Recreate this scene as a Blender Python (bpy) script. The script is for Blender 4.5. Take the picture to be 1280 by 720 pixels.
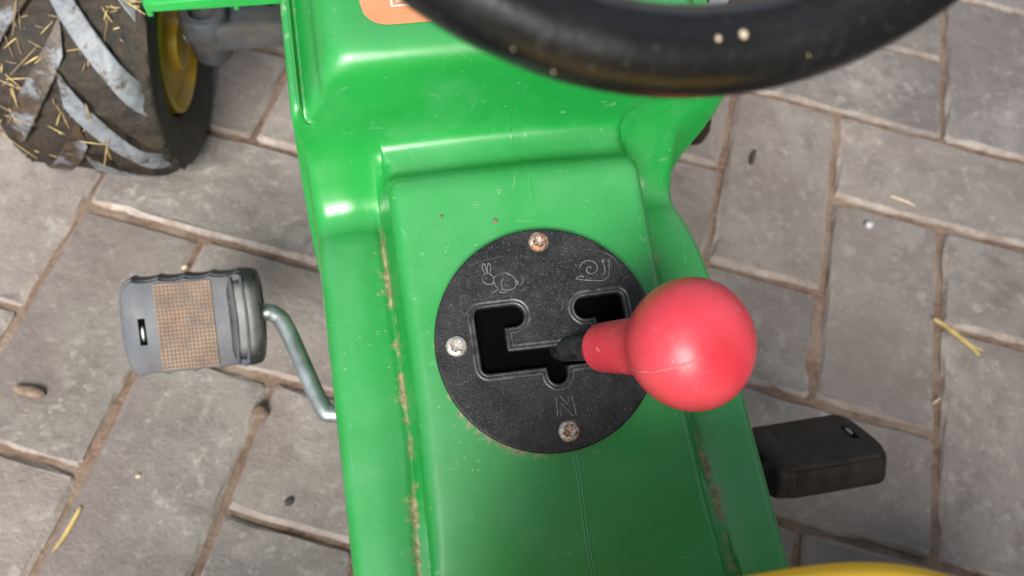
import bpy, bmesh, math, random
import numpy as np
from mathutils import Vector, Matrix, Euler
from math import sin, cos, pi, radians

scene = bpy.context.scene
for o in list(bpy.data.objects):
    bpy.data.objects.remove(o, do_unlink=True)
COL = scene.collection
rng = random.Random(7)

# ------------------------------------------------------------------ camera
cd = bpy.data.cameras.new('camera')
cam = bpy.data.objects.new('camera', cd); COL.objects.link(cam)
cam.location = (-0.0733, -0.1429, 0.6223)
cam.rotation_euler = Euler((radians(28.074), radians(-5.411), radians(-10.804)), 'XYZ')
cd.sensor_fit = 'HORIZONTAL'; cd.sensor_width = 36.0
cd.lens = 1100.0 / 1280.0 * 36.0
cd.clip_start = 0.01; cd.clip_end = 500
cd.dof.use_dof = True; cd.dof.focus_distance = 0.355; cd.dof.aperture_fstop = 12.0
scene.camera = cam
scene.cycles.max_bounces = 6; scene.cycles.diffuse_bounces = 3; scene.cycles.glossy_bounces = 3; scene.cycles.caustics_reflective = False; scene.cycles.caustics_refractive = False

# ------------------------------------------------------------------ sky, sun, exposure
SUN_AZ = radians(-161)      # measured from +Y (ahead of the tractor) towards +X
SUN_EL = radians(45)
world = bpy.data.worlds.new('World'); scene.world = world
world.use_nodes = True
wn = world.node_tree.nodes; wl = world.node_tree.links
bg = wn['Background']
sky = wn.new('ShaderNodeTexSky'); sky.sky_type = 'NISHITA'; sky.sun_disc = False
sky.sun_elevation = SUN_EL; sky.sun_rotation = SUN_AZ
sky.air_density = 1.0; sky.dust_density = 3.0; sky.ozone_density = 1.0
hs = wn.new('ShaderNodeHueSaturation'); hs.inputs['Saturation'].default_value = 0.45
wl.new(sky.outputs[0], hs.inputs['Color']); wl.new(hs.outputs[0], bg.inputs['Color'])
bg.inputs['Strength'].default_value = 0.10
sd = bpy.data.lights.new('sun', 'SUN'); sd.energy = 2.4; sd.angle = radians(28); sd.color = (1.0, 0.97, 0.92)
sun = bpy.data.objects.new('sun', sd); COL.objects.link(sun)
sdir = Vector((sin(SUN_AZ) * cos(SUN_EL), cos(SUN_AZ) * cos(SUN_EL), sin(SUN_EL)))
sun.rotation_euler = (-sdir).to_track_quat('-Z', 'Y').to_euler()
sun.location = sdir * 10
vs = scene.view_settings
scene.display_settings.display_device = 'sRGB'
vs.view_transform = 'Standard'; vs.look = 'None'; vs.exposure = 0.95; vs.gamma = 1.0; vs.use_curve_mapping = False

# ------------------------------------------------------------------ helpers
def link(o, parent=None):
    COL.objects.link(o)
    if parent is not None: o.parent = parent
    return o

def mesh_obj(name, verts, faces, mat=None, parent=None, smooth=True, mats=None, fm=None):
    me = bpy.data.meshes.new(name)
    me.from_pydata([tuple(v) for v in verts], [], faces)
    for m in (mats or ([mat] if mat else [])): me.materials.append(m)
    if fm: me.polygons.foreach_set('material_index', fm)
    me.polygons.foreach_set('use_smooth', [smooth] * len(me.polygons))
    me.update()
    return link(bpy.data.objects.new(name, me), parent)

def bm_obj(name, bm, mat, parent=None, smooth=True, sharp=None):
    bmesh.ops.recalc_face_normals(bm, faces=bm.faces)
    me = bpy.data.meshes.new(name); bm.to_mesh(me); bm.free()
    for m in (mat if isinstance(mat, (list, tuple)) else [mat]): me.materials.append(m)
    me.polygons.foreach_set('use_smooth', [smooth] * len(me.polygons))
    o = link(bpy.data.objects.new(name, me), parent)
    if smooth: me.set_sharp_from_angle(angle=radians(sharp or 38))
    return o

def tag(o, label=None, cat=None, group=None, kind=None):
    if label: o['label'] = label
    if cat: o['category'] = cat
    if group: o['group'] = group
    if kind: o['kind'] = kind
    return o

def empty(name, loc=(0, 0, 0)):
    o = bpy.data.objects.new(name, None); o.location = loc; o.empty_display_size = 0.05
    return link(o)

def add_box(bm, c, s, rot=None, bevel=0.0, seg=2):
    r = bmesh.ops.create_cube(bm, size=1.0)
    vsx = r['verts']
    bmesh.ops.scale(bm, verts=vsx, vec=s)
    if bevel:
        es = list({e for v in vsx for e in v.link_edges})
        rb = bmesh.ops.bevel(bm, geom=es, offset=bevel, segments=seg, affect='EDGES', profile=0.5)
        vsx = list({v for f in rb['faces'] for v in f.verts} | {v for v in vsx if v.is_valid})
        fl = set(vsx); stack = list(vsx)
        while stack:
            v = stack.pop()
            for e in v.link_edges:
                w = e.other_vert(v)
                if w not in fl: fl.add(w); stack.append(w)
        vsx = list(fl)
    if rot is not None: bmesh.ops.rotate(bm, verts=vsx, cent=(0, 0, 0), matrix=rot)
    bmesh.ops.translate(bm, verts=vsx, vec=c)
    return vsx

def smooth_path(pts, n=8, closed=False):
    """Catmull-Rom through the points."""
    P = [Vector(p) for p in pts]; out = []
    N = len(P); segs = N if closed else N - 1
    for i in range(segs):
        p1, p2 = P[i], P[(i + 1) % N]
        p0 = P[i - 1] if (closed or i > 0) else p1 + (p1 - p2)
        p3 = P[(i + 2) % N] if (closed or i + 2 < N) else p2 + (p2 - p1)
        for k in range(n):
            t = k / n
            out.append(0.5 * ((2 * p1) + (p2 - p0) * t + (2 * p0 - 5 * p1 + 4 * p2 - p3) * t * t + (3 * p1 - p0 - 3 * p2 + p3) * t ** 3))
    if not closed: out.append(P[-1].copy())
    return out

def add_tube(bm, path, r, n=12, closed=False, caps=True, up=None):
    P = [Vector(p) for p in path]; N = len(P); rings = []
    radii = r if isinstance(r, (list, tuple)) else [r] * N
    prev = None
    for i in range(N):
        a = P[i - 1] if (closed or i > 0) else P[i]
        b = P[(i + 1) % N] if (closed or i < N - 1) else P[i]
        t = (b - a)
        t = t.normalized() if t.length > 1e-9 else Vector((0, 0, 1))
        if prev is None:
            ref = Vector(up) if up else (Vector((0, 0, 1)) if abs(t.z) < 0.9 else Vector((1, 0, 0)))
            nrm = (ref - t * ref.dot(t)).normalized()
        else:
            nrm = (prev - t * prev.dot(t)).normalized()
        prev = nrm; bn = t.cross(nrm)
        rings.append([bm.verts.new(P[i] + (nrm * cos(2 * pi * k / n) + bn * sin(2 * pi * k / n)) * radii[i]) for k in range(n)])
    for i in range(N if closed else N - 1):
        A, B = rings[i], rings[(i + 1) % N]
        for k in range(n):
            bm.faces.new((A[k], A[(k + 1) % n], B[(k + 1) % n], B[k]))
    if caps and not closed:
        bm.faces.new(rings[0]); bm.faces.new(list(reversed(rings[-1])))

def add_lathe(bm, prof, n=48, axis='Z', mat=None, closed=False):
    """prof: (radius, height) pairs."""
    rings = []
    for r, h in prof:
        ring = []
        for k in range(n):
            a = 2 * pi * k / n
            p = Vector((r * cos(a), r * sin(a), h))
            if axis == 'X': p = Vector((h, r * cos(a), r * sin(a)))
            if mat: p = mat @ p
            ring.append(bm.verts.new(p))
        rings.append(ring)
    M = len(rings)
    for i in range(M if closed else M - 1):
        A, B = rings[i], rings[(i + 1) % M]
        for k in range(n):
            bm.faces.new((A[k], A[(k + 1) % n], B[(k + 1) % n], B[k]))
    if not closed:
        bm.faces.new(rings[0]); bm.faces.new(rings[-1])

# ------------------------------------------------------------------ materials
def new_mat(name):
    m = bpy.data.materials.new(name); m.use_nodes = True
    return m, m.node_tree.nodes, m.node_tree.links, m.node_tree.nodes['Principled BSDF']

class NT:
    """small node-building shorthand"""
    def __init__(s, name):
        s.m, s.n, s.l, s.b = new_mat(name)
        s.tc = s.n.new('ShaderNodeTexCoord')
    def coord(s, scale=(1, 1, 1), rot=(0, 0, 0), src='Object', loc=(0, 0, 0), rnd=False):
        mp = s.n.new('ShaderNodeMapping')
        mp.inputs['Scale'].default_value = scale; mp.inputs['Rotation'].default_value = rot; mp.inputs['Location'].default_value = loc
        s.l.new(s.tc.outputs[src], mp.inputs['Vector'])
        if rnd:
            oi = s.n.new('ShaderNodeObjectInfo')
            vm = s.n.new('ShaderNodeVectorMath'); vm.operation = 'SCALE'; vm.inputs[0].default_value = (3.1, 7.7, 5.3)
            s.l.new(oi.outputs['Random'], vm.inputs['Scale']); s.l.new(vm.outputs[0], mp.inputs['Location'])
        return mp.outputs[0]
    def noise(s, vec, scale, detail=4, rough=0.55, dist=0.0):
        t = s.n.new('ShaderNodeTexNoise'); t.inputs['Scale'].default_value = scale; t.inputs['Detail'].default_value = detail
        t.inputs['Roughness'].default_value = rough; t.inputs['Distortion'].default_value = dist
        s.l.new(vec, t.inputs['Vector']); return t.outputs['Fac']
    def voro(s, vec, scale, feature='F1', out='Distance'):
        t = s.n.new('ShaderNodeTexVoronoi'); t.inputs['Scale'].default_value = scale; t.feature = feature
        s.l.new(vec, t.inputs['Vector']); return t.outputs[out]
    def ramp(s, fac, stops):
        r = s.n.new('ShaderNodeValToRGB'); e = r.color_ramp.elements
        while len(e) > 1: e.remove(e[-1])
        e[0].position = stops[0][0]; e[0].color = col4(stops[0][1])
        for p, c in stops[1:]:
            x = e.new(p); x.color = col4(c)
        s.l.new(fac, r.inputs['Fac']); return r.outputs['Color']
    def math(s, op, a, b=None, clamp=False):
        m = s.n.new('ShaderNodeMath'); m.operation = op; m.use_clamp = clamp
        for i, v in enumerate((a, b)):
            if v is None: continue
            if isinstance(v, (int, float)): m.inputs[i].default_value = v
            else: s.l.new(v, m.inputs[i])
        return m.outputs[0]
    def mix(s, fac, a, b, blend='MIX'):
        m = s.n.new('ShaderNodeMix'); m.data_type = 'RGBA'; m.blend_type = blend
        if isinstance(fac, (int, float)): m.inputs['Factor'].default_value = fac
        else: s.l.new(fac, m.inputs['Factor'])
        for key, v in (('A', a), ('B', b)):
            sock = [i for i in m.inputs if i.name == key and i.type == 'RGBA'][0]
            if isinstance(v, (tuple, list)): sock.default_value = col4(v)
            else: s.l.new(v, sock)
        return [o for o in m.outputs if o.type == 'RGBA'][0]
    def bump(s, h, strength=0.3, dist=0.001, normal=None):
        b = s.n.new('ShaderNodeBump'); b.inputs['Strength'].default_value = strength; b.inputs['Distance'].default_value = dist
        s.l.new(h, b.inputs['Height'])
        if normal: s.l.new(normal, b.inputs['Normal'])
        return b.outputs[0]
    def set(s, name, v):
        sock = s.b.inputs[name]
        if isinstance(v, (int, float)): sock.default_value = v
        elif isinstance(v, (tuple, list)): sock.default_value = col4(v)
        else: s.l.new(v, sock)
    def scratches(s, scale=30.0, width=0.006, stretch=(1, 0.25, 1), rot=0.6, dens=0.56):
        """thin curved scratch lines, 1 on the line"""
        v = s.coord(stretch, (0, 0, rot))
        n1 = s.noise(v, scale, 1.5, 0.4, 0.3)
        d = s.math('ABSOLUTE', s.math('SUBTRACT', n1, 0.5))
        line = s.math('LESS_THAN', d, width)
        v2 = s.coord((1, 1, 1), (0, 0, 0.3), loc=(rot, 0.2, 0.1))
        msk = s.math('GREATER_THAN', s.noise(v2, scale * 1.3, 2), dens)
        return s.math('MULTIPLY', line, msk)

def col4(c):
    if isinstance(c, (int, float)): return (c, c, c, 1)
    return tuple(c) if len(c) == 4 else (*c, 1)

# green tractor plastic -------------------------------------------------
def green_plastic(name, base=(0.010, 0.250, 0.040), dirt=True):
    t = NT(name)
    v = t.coord()
    var = t.noise(v, 9, 3)
    c = t.mix(t.ramp(var, [(0.35, 0), (0.7, 1)]), base, tuple(x * 1.25 for x in base))
    # sun-faded, scuffed patches
    sc = t.ramp(t.noise(v, 22, 6, 0.65), [(0.50, 0), (0.72, 1)])
    c = t.mix(t.math('MULTIPLY', sc, 0.25), c, (0.12, 0.40, 0.18))
    # pale film on whatever faces up: dust, plus sky sheen put into the colour
    geo = t.n.new('ShaderNodeNewGeometry'); sx = t.n.new('ShaderNodeSeparateXYZ'); t.l.new(geo.outputs['Normal'], sx.inputs[0])
    film = t.math('MULTIPLY', t.ramp(sx.outputs['Z'], [(0.72, 0), (0.95, 1)]), t.ramp(t.noise(v, 14, 5, 0.6), [(0.30, 0.03), (0.70, 0.19)]))
    c = t.mix(film, c, (0.22, 0.44, 0.28))
    # long faint scuffs and clusters of hair scratches
    s1 = t.scratches(34, 0.0016, (1, 0.12, 0.6), 0.5, 0.60)
    s2 = t.scratches(120, 0.006, (0.12, 1, 0.6), -0.35, 0.64)
    s3 = t.scratches(150, 0.007, (1, 0.15, 1), 1.2, 0.64)
    s = t.math('MAXIMUM', t.math('MAXIMUM', s1, s2), s3)
    c = t.mix(t.math('MULTIPLY', s, 0.24), c, (0.28, 0.48, 0.28))
    # small pale specks of dust and chaff
    sp = t.math('LESS_THAN', t.voro(v, 260), 0.085)
    sp = t.math('MULTIPLY', sp, t.math('GREATER_THAN', t.noise(v, 34, 2), 0.57))
    c = t.mix(t.math('MULTIPLY', sp, 0.65), c, (0.42, 0.47, 0.30))
    if dirt:
        a = t.n.new('ShaderNodeAttribute'); a.attribute_name = 'dirt'
        dn = t.noise(v, 230, 6, 0.75)
        dm = t.math('ADD', a.outputs['Fac'], t.math('MULTIPLY', t.math('SUBTRACT', dn, 0.5), 1.9))
        dm = t.math('MULTIPLY', t.ramp(dm, [(0.44, 0), (0.74, 1)]), t.ramp(a.outputs['Fac'], [(0.02, 0), (0.12, 0.85)]))
        dc = t.mix(t.ramp(t.noise(v, 420, 3), [(0.38, 0), (0.62, 1)]), (0.42, 0.34, 0.20), (0.19, 0.15, 0.085))
        c = t.mix(dm, c, dc)
        wa = t.n.new('ShaderNodeAttribute'); wa.attribute_name = 'wear'
        wm = t.math('ADD', wa.outputs['Fac'], t.math('MULTIPLY', t.math('SUBTRACT', t.noise(v, 90, 5, 0.7), 0.5), 1.4))
        wm = t.math('MULTIPLY', t.ramp(wm, [(0.40, 0), (0.60, 0.75)]), t.math('GREATER_THAN', wa.outputs['Fac'], 0.05))
        c = t.mix(wm, c, (0.34, 0.43, 0.29))
        t.set('Roughness', t.math('ADD', t.math('MULTIPLY', dm, 0.5), t.ramp(t.noise(v, 30, 4), [(0.3, 0.25), (0.75, 0.42)])))
    else:
        t.set('Roughness', 0.36)
    t.set('Base Color', c)
    t.set('Specular IOR Level', 0.75)
    h = t.math('SUBTRACT', t.math('MULTIPLY', t.noise(v, 900, 2), 0.12), t.math('MULTIPLY', s, 0.25))
    t.set('Normal', t.bump(h, 0.25, 0.0006, t.bump(t.noise(v, 45, 2), 0.12, 0.002)))
    return t.m

def black_plastic(name, base=0.018, rough=(0.32, 0.55), dust=0.25, dustcol=(0.22, 0.20, 0.17), scale=1.0, spec=0.5, specks=0.22):
    t = NT(name); v = t.coord()
    n = t.noise(v, 60 * scale, 6, 0.65)
    d = t.math('MULTIPLY', t.ramp(n, [(0.42, 0), (0.72, 1)]), dust)
    sp = t.math('LESS_THAN', t.voro(v, 420 * scale), 0.14)
    sp = t.math('MULTIPLY', sp, t.math('GREATER_THAN', t.noise(v, 55 * scale, 2), 0.5))
    s = t.math('MAXIMUM', t.scratches(60 * scale, 0.003, (1, 0.25, 1), 0.8, 0.6), t.scratches(80 * scale, 0.003, (0.3, 1, 1), -0.5, 0.62))
    c = t.mix(d, (base * 0.9, base * 1.03, base * 1.15), dustcol)
    fs = t.ramp(t.noise(v, 900 * scale, 2, 0.5), [(0.60, 0), (0.72, 0.7 * specks)])
    c = t.mix(fs, c, (0.34, 0.33, 0.32))
    c = t.mix(t.math('MULTIPLY', t.math('MAXIMUM', sp, s), specks), c, (0.30, 0.29, 0.27))
    t.set('Base Color', c)
    t.set('Roughness', t.ramp(n, [(0.3, rough[0]), (0.7, rough[1])]))
    t.set('Specular IOR Level', spec)
    t.set('Normal', t.bump(t.noise(v, 700 * scale, 3), 0.18, 0.0006))
    return t.m

def plain(name, base, rough=0.5, metallic=0.0, var=0.2, scale=60.0, bumpd=0.0005, dirt=None, dirtamt=0.5, spec=0.5):
    t = NT(name); v = t.coord()
    n = t.noise(v, scale, 5, 0.6)
    c = t.mix(t.ramp(n, [(0.35, 0), (0.68, 1)]), tuple(x * (1 - var) for x in base), tuple(min(1, x * (1 + var)) for x in base))
    if dirt:
        dm = t.ramp(t.noise(v, scale * 0.55, 6, 0.7), [(0.42, 0), (0.66, dirtamt)])
        c = t.mix(dm, c, dirt)
    t.set('Base Color', c); t.set('Roughness', t.ramp(n, [(0.3, max(0.05, rough - 0.08)), (0.7, min(1, rough + 0.1))])); t.set('Metallic', metallic); t.set('Specular IOR Level', spec)
    t.set('Normal', t.bump(t.noise(v, scale * 6, 3), 0.25, bumpd))
    return t.m

M = {}
M['green'] = green_plastic('green_plastic')
M['green_clean'] = green_plastic('green_plastic_cover', (0.02, 0.33, 0.06), False)
M['gate'] = black_plastic('gate_plate_plastic', 0.009, (0.36, 0.6), 0.10, (0.17, 0.165, 0.16), 1.6, 0.4, 0.34)
M['emboss'] = plain('embossed_edge', (0.16, 0.16, 0.163), 0.5, 0, 0.6, 300)
M['lip'] = plain('lip_highlight', (0.060, 0.060, 0.062), 0.34, 0, 0.7, 260)  # lighter than the plate: the lip's highlight is put into the colour
M['inside'] = plain('hole_shade_black', (0.0015, 0.0015, 0.0015), 0.9, 0, 0.1, spec=0.05)  # near-black stands for the shade inside holes and slots
M['slotwall'] = plain('slot_wall_plastic', (0.010, 0.010, 0.011), 0.45, 0, 0.3, 200, spec=0.4)
M['rim_black'] = black_plastic('steering_wheel_plastic', 0.007, (0.20, 0.36), 0.06, (0.09, 0.075, 0.06), 0.5, 0.4, 0.05)
M['pedal_grey'] = plain('pedal_plastic', (0.048, 0.057, 0.074), 0.5, 0, 0.3, 55, 0.0006, (0.13, 0.105, 0.085), 0.45)
M['pedal_black'] = black_plastic('pedal_edge_plastic', 0.012, (0.3, 0.5), 0.2)
M['pedal_dark'] = plain('dusty_shaded_pedal', (0.017, 0.014, 0.012), 0.55, 0, 0.3, 60, 0.0006, (0.045, 0.033, 0.024), 0.5, 0.2)  # right pedal's shade put into a darker, dusty colour
M['grid'] = plain('dirty_reflector_grid', (0.150, 0.085, 0.052), 0.6, 0, 0.5, 110, 0.0006, (0.27, 0.19, 0.125), 0.65)
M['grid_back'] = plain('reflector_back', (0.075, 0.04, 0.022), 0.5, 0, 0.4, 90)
M['steel'] = plain('zinc_steel', (0.36, 0.40, 0.40), 0.42, 0.85, 0.2, 60, 0.0003, (0.22, 0.20, 0.16), 0.4)
M['yellow'] = plain('yellow_rim', (0.62, 0.36, 0.012), 0.42, 0, 0.12, 30, 0.0004, (0.20, 0.12, 0.03), 0.55)
M['seat'] = plain('yellow_seat', (0.72, 0.43, 0.008), 0.38, 0, 0.06, 18, 0.0002)
M['axle'] = plain('axle_grey_plastic', (0.055, 0.062, 0.074), 0.42, 0, 0.3, 45, 0.0006, (0.19, 0.15, 0.11), 0.4)
M['sticker'] = plain('orange_sticker', (0.80, 0.29, 0.14), 0.42, 0, 0.08, 40, 0.0001)
M['white'] = plain('white_print', (0.8, 0.78, 0.74), 0.45, 0, 0.05)
M['straw'] = plain('straw', (0.60, 0.44, 0.17), 0.55, 0, 0.35, 90)
M['straw_dull'] = plain('straw_dull', (0.30, 0.21, 0.10), 0.65, 0, 0.4, 90)
M['twig'] = plain('dark_twig', (0.055, 0.042, 0.033), 0.75, 0, 0.4, 150)
M['barkbrown'] = plain('brown_bark_chip', (0.20, 0.14, 0.10), 0.8, 0, 0.4, 150)
M['pebble'] = plain('pale_pebble', (0.55, 0.55, 0.56), 0.6, 0, 0.25, 200)
M['stone_dark'] = plain('dark_pebble', (0.06, 0.055, 0.055), 0.75, 0, 0.3, 200)
M['fleck'] = plain('dried_fleck', (0.62, 0.52, 0.36), 0.7, 0, 0.2, 300)

def tyre_mat(name, lug, th=0.5):
    t = NT(name); v = t.coord()
    n = t.noise(v, 38, 6, 0.68)
    n2 = t.noise(v, 140, 4, 0.65)
    if lug:
        c = t.mix(t.ramp(n2, [(0.35, 0), (0.65, 1)]), (0.135, 0.146, 0.163), (0.225, 0.242, 0.265))
        dm = t.ramp(t.noise(v, 34, 6, 0.75), [(th - 0.03, 0), (th + 0.05, 1)])
        c = t.mix(dm, c, t.mix(t.ramp(n2, [(0.35, 0), (0.65, 1)]), (0.022, 0.016, 0.011), (0.085, 0.056, 0.032))); t.set('Roughness', 0.48)
    else:
        c = t.mix(t.ramp(n2, [(0.3, 0), (0.7, 1)]), (0.012, 0.011, 0.010), (0.042, 0.030, 0.020))
        c = t.mix(t.ramp(n, [(0.48, 0), (0.66, 0.9)]), c, (0.050, 0.034, 0.020)); t.set('Roughness', 0.75)
    t.set('Base Color', c)
    t.set('Normal', t.bump(t.math('ADD', n2, n), 0.9 if not lug else 0.35, 0.003))
    return t.m
M['tyre'] = tyre_mat('dirty_tyre', False)
M['lug'] = tyre_mat('worn_lug', True, 0.565)
M['lug_dirty'] = tyre_mat('caked_lug', True, 0.44)
M['sidewall'] = plain('tyre_sidewall', (0.016, 0.015, 0.014), 0.6, 0, 0.3, 50, 0.0008, (0.05, 0.036, 0.024), 0.6)

def red_grip():
    t = NT('red_rubber'); v = t.coord()
    n = t.noise(v, 55, 4)
    c = t.mix(t.ramp(n, [(0.35, 0), (0.7, 1)]), (0.52, 0.034, 0.052), (0.60, 0.052, 0.074))
    s = t.math('MAXIMUM', t.scratches(140, 0.008, (1, 0.15, 1), 0.4, 0.62), t.scratches(160, 0.008, (0.15, 1, 1), 2.0, 0.63))
    c = t.mix(t.math('MULTIPLY', s, 0.35), c, (0.78, 0.28, 0.28))
    gr = t.ramp(t.noise(v, 42, 6, 0.7), [(0.52, 0), (0.70, 0.45)])
    c = t.mix(gr, c, (0.42, 0.05, 0.05))
    c = t.mix(t.ramp(t.noise(v, 28, 3), [(0.5, 0), (0.75, 0.25)]), c, (0.70, 0.13, 0.15))
    t.set('Base Color', c); t.set('Roughness', t.ramp(n, [(0.3, 0.30), (0.7, 0.44)]))
    t.set('Specular IOR Level', 0.5)
    t.set('Normal', t.bump(t.noise(v, 260, 3), 0.15, 0.0006, t.bump(t.noise(v, 30, 2), 0.18, 0.003)))
    return t.m
M['red'] = red_grip()
M['red_pale'] = plain('worn_mould_line', (0.62, 0.14, 0.15), 0.5, 0, 0.3, 200)

def screw_mat(name, rust):
    t = NT(name); v = t.coord(rnd=True)
    n = t.noise(v, 500, 5, 0.7)
    c = t.mix(t.ramp(n, [(0.5 - 0.22 * rust, 0), (0.62 - 0.1 * rust, 1)]), (0.52, 0.50, 0.46), (0.26, 0.105, 0.035) if rust > 0.3 else (0.30, 0.26, 0.20))
    t.set('Base Color', c); t.set('Metallic', 0.5); t.set('Roughness', 0.5)
    t.set('Normal', t.bump(n, 0.6, 0.0005))
    return t.m
M['screw_clean'] = screw_mat('screw_zinc', 0.0)
M['screw_rust'] = screw_mat('screw_rusty', 0.6)
M['screw_mid'] = screw_mat('screw_stained', 0.35)

def paver_mat(name, edge):
    t = NT(name); v = t.coord(rnd=True)
    oi = t.n.new('ShaderNodeObjectInfo')
    n1 = t.noise(v, 16, 5, 0.6); n2 = t.noise(v, 70, 6, 0.7); n3 = t.noise(v, 320, 3, 0.6)
    a, b = ((0.160, 0.140, 0.128), (0.276, 0.252, 0.232)) if not edge else ((0.30, 0.262, 0.235), (0.50, 0.45, 0.405))
    c = t.mix(t.ramp(n1, [(0.34, 0), (0.66, 1)]), a, b)
    c = t.mix(t.math('MULTIPLY', t.ramp(n2, [(0.4, 0), (0.7, 1)]), 0.55), c, (0.31, 0.292, 0.268))
    c = t.mix(t.math('MULTIPLY', t.ramp(t.noise(v, 45, 5, 0.7), [(0.50, 0), (0.66, 1)]), 0.62), c, (0.135, 0.118, 0.110))
    if not edge:
        # pale and dark aggregate grains
        g = t.math('LESS_THAN', t.voro(v, 130), 0.20)
        g = t.math('MULTIPLY', g, t.math('GREATER_THAN', t.noise(v, 30, 2), 0.50))
        c = t.mix(t.math('MULTIPLY', g, 0.40), c, (0.46, 0.43, 0.37))
        sm = t.ramp(t.noise(v, 95, 3, 0.55, 0.2), [(0.56, 0), (0.70, 0.60)])
        c = t.mix(sm, c, (0.42, 0.40, 0.355))
        v2 = t.coord((1, 1, 1), (0, 0, 0.7), rnd=True)
        g2 = t.math('LESS_THAN', t.voro(v2, 190), 0.16)
        g2 = t.math('MULTIPLY', g2, t.math('GREATER_THAN', t.noise(v2, 33, 2), 0.52))
        c = t.mix(t.math('MULTIPLY', g2, 0.5), c, (0.12, 0.11, 0.105))
    else:
        c = t.mix(t.math('MULTIPLY', t.ramp(n2, [(0.48, 0), (0.6, 1)]), 0.6), c, (0.27, 0.19, 0.14))
    st = t.ramp(t.noise(v, 7, 4, 0.6), [(0.42, 0), (0.62, 0.70)])
    c = t.mix(st, c, (0.150, 0.126, 0.117))
    wr = t.math('FRACT', t.math('MULTIPLY', oi.outputs['Random'], 7.31))
    c = t.mix(t.math('MULTIPLY', wr, 0.30), c, (0.275, 0.225, 0.195))
    hsv = t.n.new('ShaderNodeHueSaturation'); t.l.new(c, hsv.inputs['Color'])
    t.l.new(t.math('ADD', t.math('MULTIPLY', oi.outputs['Random'], 0.26), 0.97), hsv.inputs['Value'])
    t.set('Base Color', hsv.outputs[0]); t.set('Roughness', 0.85); t.set('Specular IOR Level', 0.3)
    t.set('Normal', t.bump(n2, 0.65, 0.0035, t.bump(n3, 0.6, 0.0013)))
    return t.m
M['paver'] = paver_mat('concrete_paver', False)
M['paver_edge'] = paver_mat('concrete_paver_worn_edge', True)

def sand_mat():
    t = NT('joint_sand'); v = t.coord()
    n = t.noise(v, 25, 5, 0.6); n2 = t.noise(v, 160, 5, 0.7)
    c = t.mix(t.ramp(n2, [(0.3, 0), (0.7, 1)]), (0.125, 0.078, 0.055), (0.31, 0.215, 0.16))
    c = t.mix(t.ramp(n, [(0.45, 0), (0.65, 0.8)]), c, (0.30, 0.235, 0.18))
    t.set('Base Color', c); t.set('Roughness', 0.95); t.set('Specular IOR Level', 0.2)
    t.set('Normal', t.bump(n2, 0.9, 0.003))
    return t.m
M['sand'] = sand_mat()

# ------------------------------------------------------------------ pavement: sand bed + herringbone pavers
PAVE_O = Vector((0.3894, 0.3146, 0)); PAVE_YAW = radians(-25.078); PU = 0.1
bed_n = 170
xs = [-30, -8] + [-1.2 + 2.6 * i / bed_n for i in range(bed_n + 1)] + [8, 30]
ys = [-30, -8] + [-1.1 + 2.4 * i / bed_n for i in range(bed_n + 1)] + [8, 30]
vv, ff = [], []
for y in ys:
    for x in xs:
        vv.append((x, y, -0.0046 + rng.uniform(-0.0022, 0.0020)))
nx = len(xs)
for j in range(len(ys) - 1):
    for i in range(nx - 1):
        ff.append((j * nx + i, j * nx + i + 1, (j + 1) * nx + i + 1, (j + 1) * nx + i))
pavement = mesh_obj('pavement', vv, ff, M['sand'])
tag(pavement, 'grey concrete block paving in herringbone bond with sandy joints', kind='structure')

def paver_mesh(seed, joined=None, mtx=None):
    r = random.Random(seed)
    L, W = 0.2 - 0.0045, 0.1 - 0.0045
    nl, nw = 9, 5
    def ring(ins, z, jit):
        pts = []
        hx, hy = L / 2 - ins, W / 2 - ins
        c = 0.0025
        per = []
        for i in range(nl): per.append((-hx + c + (2 * hx - 2 * c) * i / (nl - 1), -hy))
        for i in range(nw): per.append((hx, -hy + c + (2 * hy - 2 * c) * i / (nw - 1)))
        for i in range(nl): per.append((hx - c - (2 * hx - 2 * c) * i / (nl - 1), hy))
        for i in range(nw): per.append((-hx, hy - c - (2 * hy - 2 * c) * i / (nw - 1)))
        for x, y in per:
            pts.append((x + r.uniform(-jit, jit), y + r.uniform(-jit, jit), z + r.uniform(-jit, jit) * 0.3))
        return pts
    top = ring(0.0037, 0.0, 0.0015)
    for k in range(r.choice((0, 1, 2, 2))):
        q = r.randrange(len(top)); x, y, z = top[q]; top[q] = (x * 0.97, y * 0.95, z - 0.0012)
    mid = ring(0.0006, -0.0036, 0.0013)
    bot = ring(0.0, -0.06, 0.0)
    n = len(top)
    verts = top + mid + bot
    faces = [tuple(range(n))]; fm = [0]
    for a, b, mi in ((0, n, 1), (n, 2 * n, 1)):
        for k in range(n):
            faces.append((a + k, b + k, b + (k + 1) % n, a + (k + 1) % n)); fm.append(mi)
    return verts, faces, fm

paver_meshes = []
for s in range(8):
    v_, f_, m_ = paver_mesh(100 + s)
    me = bpy.data.meshes.new('paver'); me.from_pydata(v_, [], f_)
    me.materials.append(M['paver']); me.materials.append(M['paver_edge'])
    me.polygons.foreach_set('material_index', m_); me.update()
    paver_meshes.append(me)

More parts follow.
